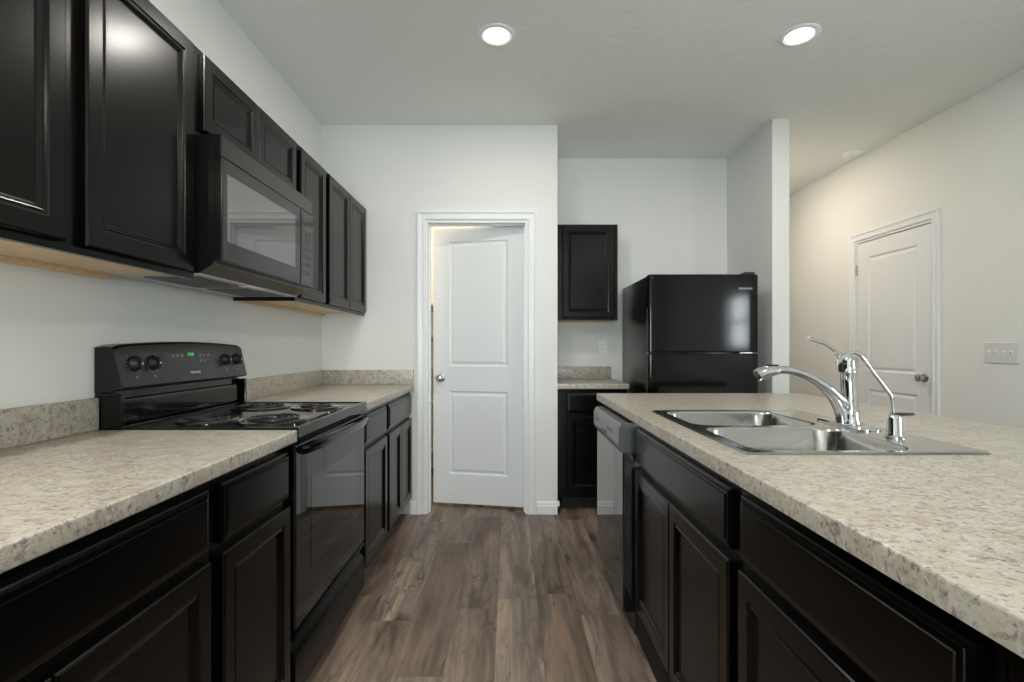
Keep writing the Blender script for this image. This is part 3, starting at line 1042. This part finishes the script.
# ------------------------------------------------------------------ range
def kitchen_range():
    w = 0.760
    t = thing('range', 'freestanding black electric coil range between the left countertops', 'range', (-0.680, 1.595, 0), L)
    bm = BM(); bx(bm, 0.0, w, 0.048, 0.612, 0.03, 0.884); bx(bm, 0.0, w, 0.02, 0.048, 0.866, 0.884)
    for a in (0.03, w - 0.07):
        for d in (0.08, 0.54):
            bx(bm, a, a + 0.04, d, d + 0.04, 0.0, 0.03)
    obj('body', bm, M['black_gloss'], t)
    # storage drawer with a scooped pull along its top
    bm = BM()
    prism_x(bm, [(0.045, 0.045), (0.010, 0.045), (0.002, 0.060), (0.0, 0.180), (0.004, 0.196), (0.014, 0.206), (0.022, 0.216), (0.022, 0.232), (0.004, 0.246), (-0.002, 0.256), (0.002, 0.264), (0.045, 0.266)], 0.002, w - 0.002)
    obj('storage_drawer', bm, mat('drawer_black', (0.002, 0.0022, 0.0022), 0.3, ior=1.25), t, True)
    bm = BM(); panel(bm, 0.002, w - 0.002, 0.272, 0.862, 0.0, 0.045, [(0, 0.006), (0.002, 0.002), (0.005, 0.0)])
    dr = obj('oven_door', bm, M['black_glass'], t)
    bm = BM(); panel(bm, 0.13, w - 0.13, 0.42, 0.73, -0.0006, 0.002, [(0, 0.0), (0.002, 0.0)])
    obj('window', bm, mat('oven_window', (0.003, 0.003, 0.003), 0.03, spec=0.8, ior=1.6), dr)
    # bowed handle
    bm = BM()
    loops = []
    for i in range(25):
        u = i / 24
        x = 0.012 + u * (w - 0.024)
        bow = math.sin(PI * u) ** 0.55
        yc = -0.010 - 0.034 * bow
        loops.append([(x, yc - 0.009, 0.832), (x, yc - 0.013, 0.846), (x, yc - 0.008, 0.858), (x, yc + 0.008, 0.861), (x, yc + 0.012, 0.850), (x, yc + 0.008, 0.836)])
    loft(bm, loops)
    obj('handle', bm, M['black_gloss'], dr, True)
    # cooktop
    bm = BM()
    prof = [(0.0, 0.888), (0.0, 0.916), (0.003, 0.921), (0.013, 0.921), (0.018, 0.917), (0.060, 0.915)]
    loops = [[(i, -0.010 + i, z), (w - i, -0.010 + i, z), (w - i, 0.570 - i * 0.1, z), (i, 0.570 - i * 0.1, z)] for i, z in prof]
    loft(bm, loops)
    ct = obj('cooktop', bm, M['black_gloss'], t, True)
    for lx, ly, r in ((0.195, 0.165, 0.103), (0.185, 0.390, 0.080), (0.575, 0.390, 0.103), (0.575, 0.160, 0.080)):
        bm = BM()
        lathe(bm, [(0.0001, 0.9160), (r * 0.5, 0.9162), (r * 0.90, 0.9170), (r + 0.002, 0.9200), (r + 0.010, 0.9215), (r + 0.016, 0.9200), (r + 0.018, 0.9155)], (lx, ly, 0), 'z', 44)
        b = obj('burner', bm, M['pan'], t, True)
        bm = BM()
        lathe(bm, [(r - 0.004, 0.9196), (r + 0.004, 0.9226), (r + 0.011, 0.9236), (r + 0.018, 0.9206), (r + 0.010, 0.9190), (r - 0.004, 0.9196)], (lx, ly, 0), 'z', 44)
        obj('chrome_ring', bm, M['ring'], b, True)
        turns = 4 if r > 0.09 else 3
        bm = BM()
        pts = []
        K = 28
        for i in range(turns * K + 1):
            a = 2 * PI * i / K
            rr = 0.022 + (r - 0.034) * i / (turns * K)
            pts.append((lx + rr * math.cos(a), ly + rr * math.sin(a), 0.9255))
        pts += [(pts[-1][0] + 0.002, pts[-1][1] + 0.02, 0.922)]
        tube(bm, pts, 0.0038, 8, up=(0, 0, 1))
        for k in range(3):
            a = 2 * PI * k / 3 + 0.5
            x1, y1 = lx + (r - 0.002) * math.cos(a), ly + (r - 0.002) * math.sin(a)
            tube(bm, [(lx, ly, 0.9200), (x1, y1, 0.9200)], 0.0020, 6, up=(0, 0, 1))
        obj('coil', bm, M['coil'], b, True)
        bm = BM(); lathe(bm, [(0.0001, 0.9300), (0.012, 0.9295), (0.015, 0.927), (0.015, 0.922), (0.0001, 0.921)], (lx, ly, 0), 'z', 20)
        obj('medallion', bm, M['ring'], b, True)
    # backguard: recessed lower splash panel, end cheeks, arched control housing
    bm = BM()
    bx(bm, 0.012, w - 0.012, 0.585, 0.625, 0.90, 1.034)
    bx(bm, 0.0, 0.012, 0.552, 0.638, 0.885, 1.0298, 0.003); bx(bm, w - 0.012, w, 0.552, 0.638, 0.885, 1.0298, 0.003)
    bg_ = obj('backguard', bm, M['black_gloss'], t)
    bm = BM(); panel(bm, 0.020, w - 0.020, 0.924, 1.010, 0.573, 0.585, [(0, 0.008), (0.004, 0.002), (0.010, 0.0)])
    obj('splash_panel', bm, M['black_gloss'], bg_)
    bm = BM()
    loops = []
    K = 24
    for i in range(K + 1):
        u = i / K
        x = u * w
        e = min(u, 1 - u)
        top = 1.182 + 0.015 * math.sin(PI * u) ** 0.8
        if e == 0:
            top -= 0.006
        loops.append([(x, 0.552, 1.048), (x, 0.556, 1.042), (x, 0.600, 1.034), (x, 0.638, 1.030), (x, 0.638, top), (x, 0.600, top + 0.002), (x, 0.584, top), (x, 0.578, top - 0.008)])
    loft(bm, loops)
    cp = obj('control_panel', bm, [M['panel_grey'], M['black_gloss']], t, True)
    for p in cp.data.polygons:
        if abs(p.normal.x) > 0.9 or p.normal.z > 0.5:
            p.material_index = 1
    def face_y(z):
        return 0.552 + (z - 1.048) / (1.174 - 1.048) * 0.025
    for lx in (0.072, 0.158, 0.602, 0.688):
        zc = 1.122
        y = face_y(zc) - 0.001
        bm = BM()
        lathe(bm, [(0.0001, -0.022), (0.017, -0.022), (0.020, -0.019), (0.022, -0.009), (0.027, -0.004), (0.027, 0.0), (0.0001, 0.0)], (lx, y, zc), 'y', 28)
        bx(bm, lx - 0.005, lx + 0.005, y - 0.028, y - 0.020, zc - 0.021, zc + 0.021, 0.002)
        k = obj('knob', bm, M['rubber'], cp, True)
        bm = BM(); lathe(bm, [(0.0001, -0.0290), (0.0032, -0.0290), (0.0032, -0.0278), (0.0001, -0.0278)], (lx, y, zc), 'y', 12)
        obj('knob_marking', bm, M['mark'], cp)
        bm = BM()
        for a in range(-140, 141, 20):
            if a == 0:
                continue
            ca, sa = math.sin(R(a)), math.cos(R(a))
            px, pz = lx + 0.0335 * ca, zc - 0.0335 * sa
            pp = face_y(pz)
            bx(bm, px - 0.0016, px + 0.0016, pp - 0.0012, pp + 0.001, pz - 0.0016, pz + 0.0016)
        pz = zc - 0.045
        bx(bm, lx - 0.004, lx + 0.004, face_y(pz) - 0.0014, face_y(pz) + 0.001, pz - 0.004, pz + 0.003)
        obj('dial_marking', bm, M['mark_grey'], cp)
    z0, z1 = 1.100, 1.168
    bm = BM()
    loft(bm, [[(x, face_y(z) - 0.0012 + d, z) for x, z in ((0.235, z0), (0.505, z0), (0.510, z1), (0.230, z1))] for d in (0.0, 0.004)])
    ds = obj('display', bm, M['display'], cp)
    bm = shift(text_mesh('12:00', 0.02, 0.034), (0.372, face_y(1.148) - 0.0022, 1.148))
    obj('clock_digits', bm, M['green_led'], cp)
    for k in range(8):
        a = 0.262 + 0.026 * (k % 3) if k < 3 else 0.425 + 0.026 * ((k - 3) % 3)
        zz = 1.144 if k < 6 else 1.122
        bm = BM(); bx(bm, a, a + 0.014, face_y(zz) - 0.002, face_y(zz), zz - 0.005, zz + 0.005)
        obj('button', bm, M['mark_grey'], cp)
    bm = shift(text_mesh('FRIGIDAIRE', 0.02, 0.062), (0.385, face_y(1.078) - 0.0012, 1.078))
    obj('badge', bm, M['mark'], cp)
kitchen_range()

# ------------------------------------------------------------------ microwave
def microwave():
    w, h, d = 0.757, 0.420, 0.384
    t = thing('microwave', 'black over-the-range microwave under the short upper cabinet', 'microwave', (-0.932, 1.629, 1.448), L)
    bm = BM(); prism_x(bm, [(0.030, 0.006), (0.030, h), (d, h), (d, -0.030), (0.075, -0.030), (0.030, 0.0)], 0.002, w - 0.002)
    obj('body', bm, M['micro_body'], t)
    bm = BM(); panel(bm, 0.0, 0.611, 0.010, 0.348, 0.0, 0.029, [(0, 0.005), (0.002, 0.001), (0.005, 0.0)])
    dr = obj('door', bm, M['micro_body'], t)
    bm = BM(); panel(bm, 0.026, 0.556, 0.076, 0.300, -0.0012, 0.003, [(0, 0.0008), (0.002, 0.0)])
    obj('window', bm, M['micro_glass'], dr)
    bm = BM(); panel(bm, 0.614, w, 0.010, 0.348, 0.0, 0.029, [(0, 0.005), (0.002, 0.001), (0.005, 0.0)])
    cp = obj('control_panel', bm, M['micro_body'], t)
    bm = BM(); panel(bm, 0.634, w - 0.020, 0.290, 0.325, -0.001, 0.002, [(0, 0.0)])
    obj('display', bm, M['display'], cp)
    for r in range(6):
        for c in range(3):
            a = 0.636 + c * 0.034
            z = 0.060 + r * 0.036
            bm = BM(); bx(bm, a, a + 0.026, -0.0012, 0.001, z, z + 0.022)
            obj('button', bm, M['panel_grey'], cp)
    bm = BM(); panel(bm, 0.0, w, 0.351, h, 0.004, 0.029, [(0, 0.003), (0.003, 0.0)])
    obj('vent_grille', bm, M['micro_body'], t)
    bm = BM(); prism_x(bm, [(0.076, -0.0305), (0.078, -0.034), (d - 0.002, -0.034), (d - 0.002, -0.0305)], 0.004, w - 0.004)
    u = obj('underside', bm, M['micro_under'], t)
    u['label'] = 'grey metal underside'
    for a in (0.06, 0.41):
        bm = BM()
        bx(bm, a, a + 0.29, 0.12, 0.30, -0.038, -0.0342, 0.001)
        for k in range(11):
            q = a + 0.022 + k * 0.024
            bx(bm, q, q + 0.010, 0.135, 0.285, -0.0395, -0.0375)
        obj('grease_filter', bm, mat('filter_metal', (0.14, 0.14, 0.14), 0.45, metal=0.7), u)
    bm = BM(); bx(bm, 0.31, 0.45, 0.078, 0.115, -0.038, -0.0342, 0.001)
    obj('lamp_cover', bm, M['plate_wall'], u)
microwave()

# ------------------------------------------------------------------ refrigerator
def fridge():
    w = 0.732
    t = thing('refrigerator', 'glossy black top-freezer refrigerator in the niche at the back', 'refrigerator', (0.925, 3.335, 0))
    bm = BM(); bx(bm, 0.004, w - 0.004, 0.066, 0.790, 0.03, 1.655, 0.006)
    for a in (0.03, w - 0.08):
        for d in (0.10, 0.60):
            bx(bm, a, a + 0.05, d, d + 0.05, 0.0, 0.03)
    obj('body', bm, M['fridge_side'], t, True)
    def dmesh(z0, z1):
        bm = BM()
        K = 16
        loops = []
        sec = []
        for i in range(K + 1):
            u = i / K
            e = min(u, 1 - u)
            y = 0.006 - 0.006 * math.sin(PI * u) + (0.012 * (1 - e / 0.03) ** 2 if e < 0.03 else 0)
            sec.append((u * w, y))
        sec = [(0.0, 0.020), (0.003, 0.010), (0.009, 0.006)] + [(0.02 + (w - 0.04) * i / K, 0.004 - 0.004 * math.sin(PI * i / K)) for i in range(K + 1)] + [(w - 0.009, 0.006), (w - 0.003, 0.010), (w, 0.020)]
        poly = sec + [(w, 0.060), (0, 0.060)]
        cx = w / 2
        for ins, z in ((0.006, z0), (0.0, z0 + 0.006), (0.0, z1 - 0.006), (0.006, z1)):
            loops.append([(min(max(x, ins), w - ins), y + (ins if y < 0.05 else 0), z) for x, y in poly])
        loft(bm, loops)
        return bm
    f = obj('freezer_door', dmesh(1.143, 1.661), M['fridge'], t, True)
    r = obj('refrigerator_door', dmesh(0.065, 1.133), M['fridge'], t, True)
    for par, z0, z1 in ((f, 1.160, 1.440), (r, 0.780, 1.105)):
        bm = BM()
        bx(bm, -0.003, 0.010, 0.026, 0.052, z0, z1, 0.003)
        obj('pocket_handle', bm, M['rubber'], par)
    bm = shift(text_mesh('FRIGIDAIRE', 0.02, 0.088), (0.645, 0.0012, 1.565))
    obj('badge', bm, mat('badge_silver', (0.62, 0.62, 0.66), 0.3), f)
    bm = BM(); bx(bm, w - 0.090, w - 0.020, 0.012, 0.085, 1.6615, 1.677, 0.005)
    obj('hinge_cap', bm, M['rubber'], t, True)
    bm = BM(); bx(bm, w - 0.12, w - 0.035, 0.010, 0.050, 1.1338, 1.1422, 0.001)
    obj('hinge_plate', bm, M['nickel'], t)
    bm = BM(); bx(bm, 0.02, w - 0.02, 0.050, 0.064, 0.005, 0.062, 0.002)
    obj('toe_grille', bm, M['rubber'], t)
fridge()
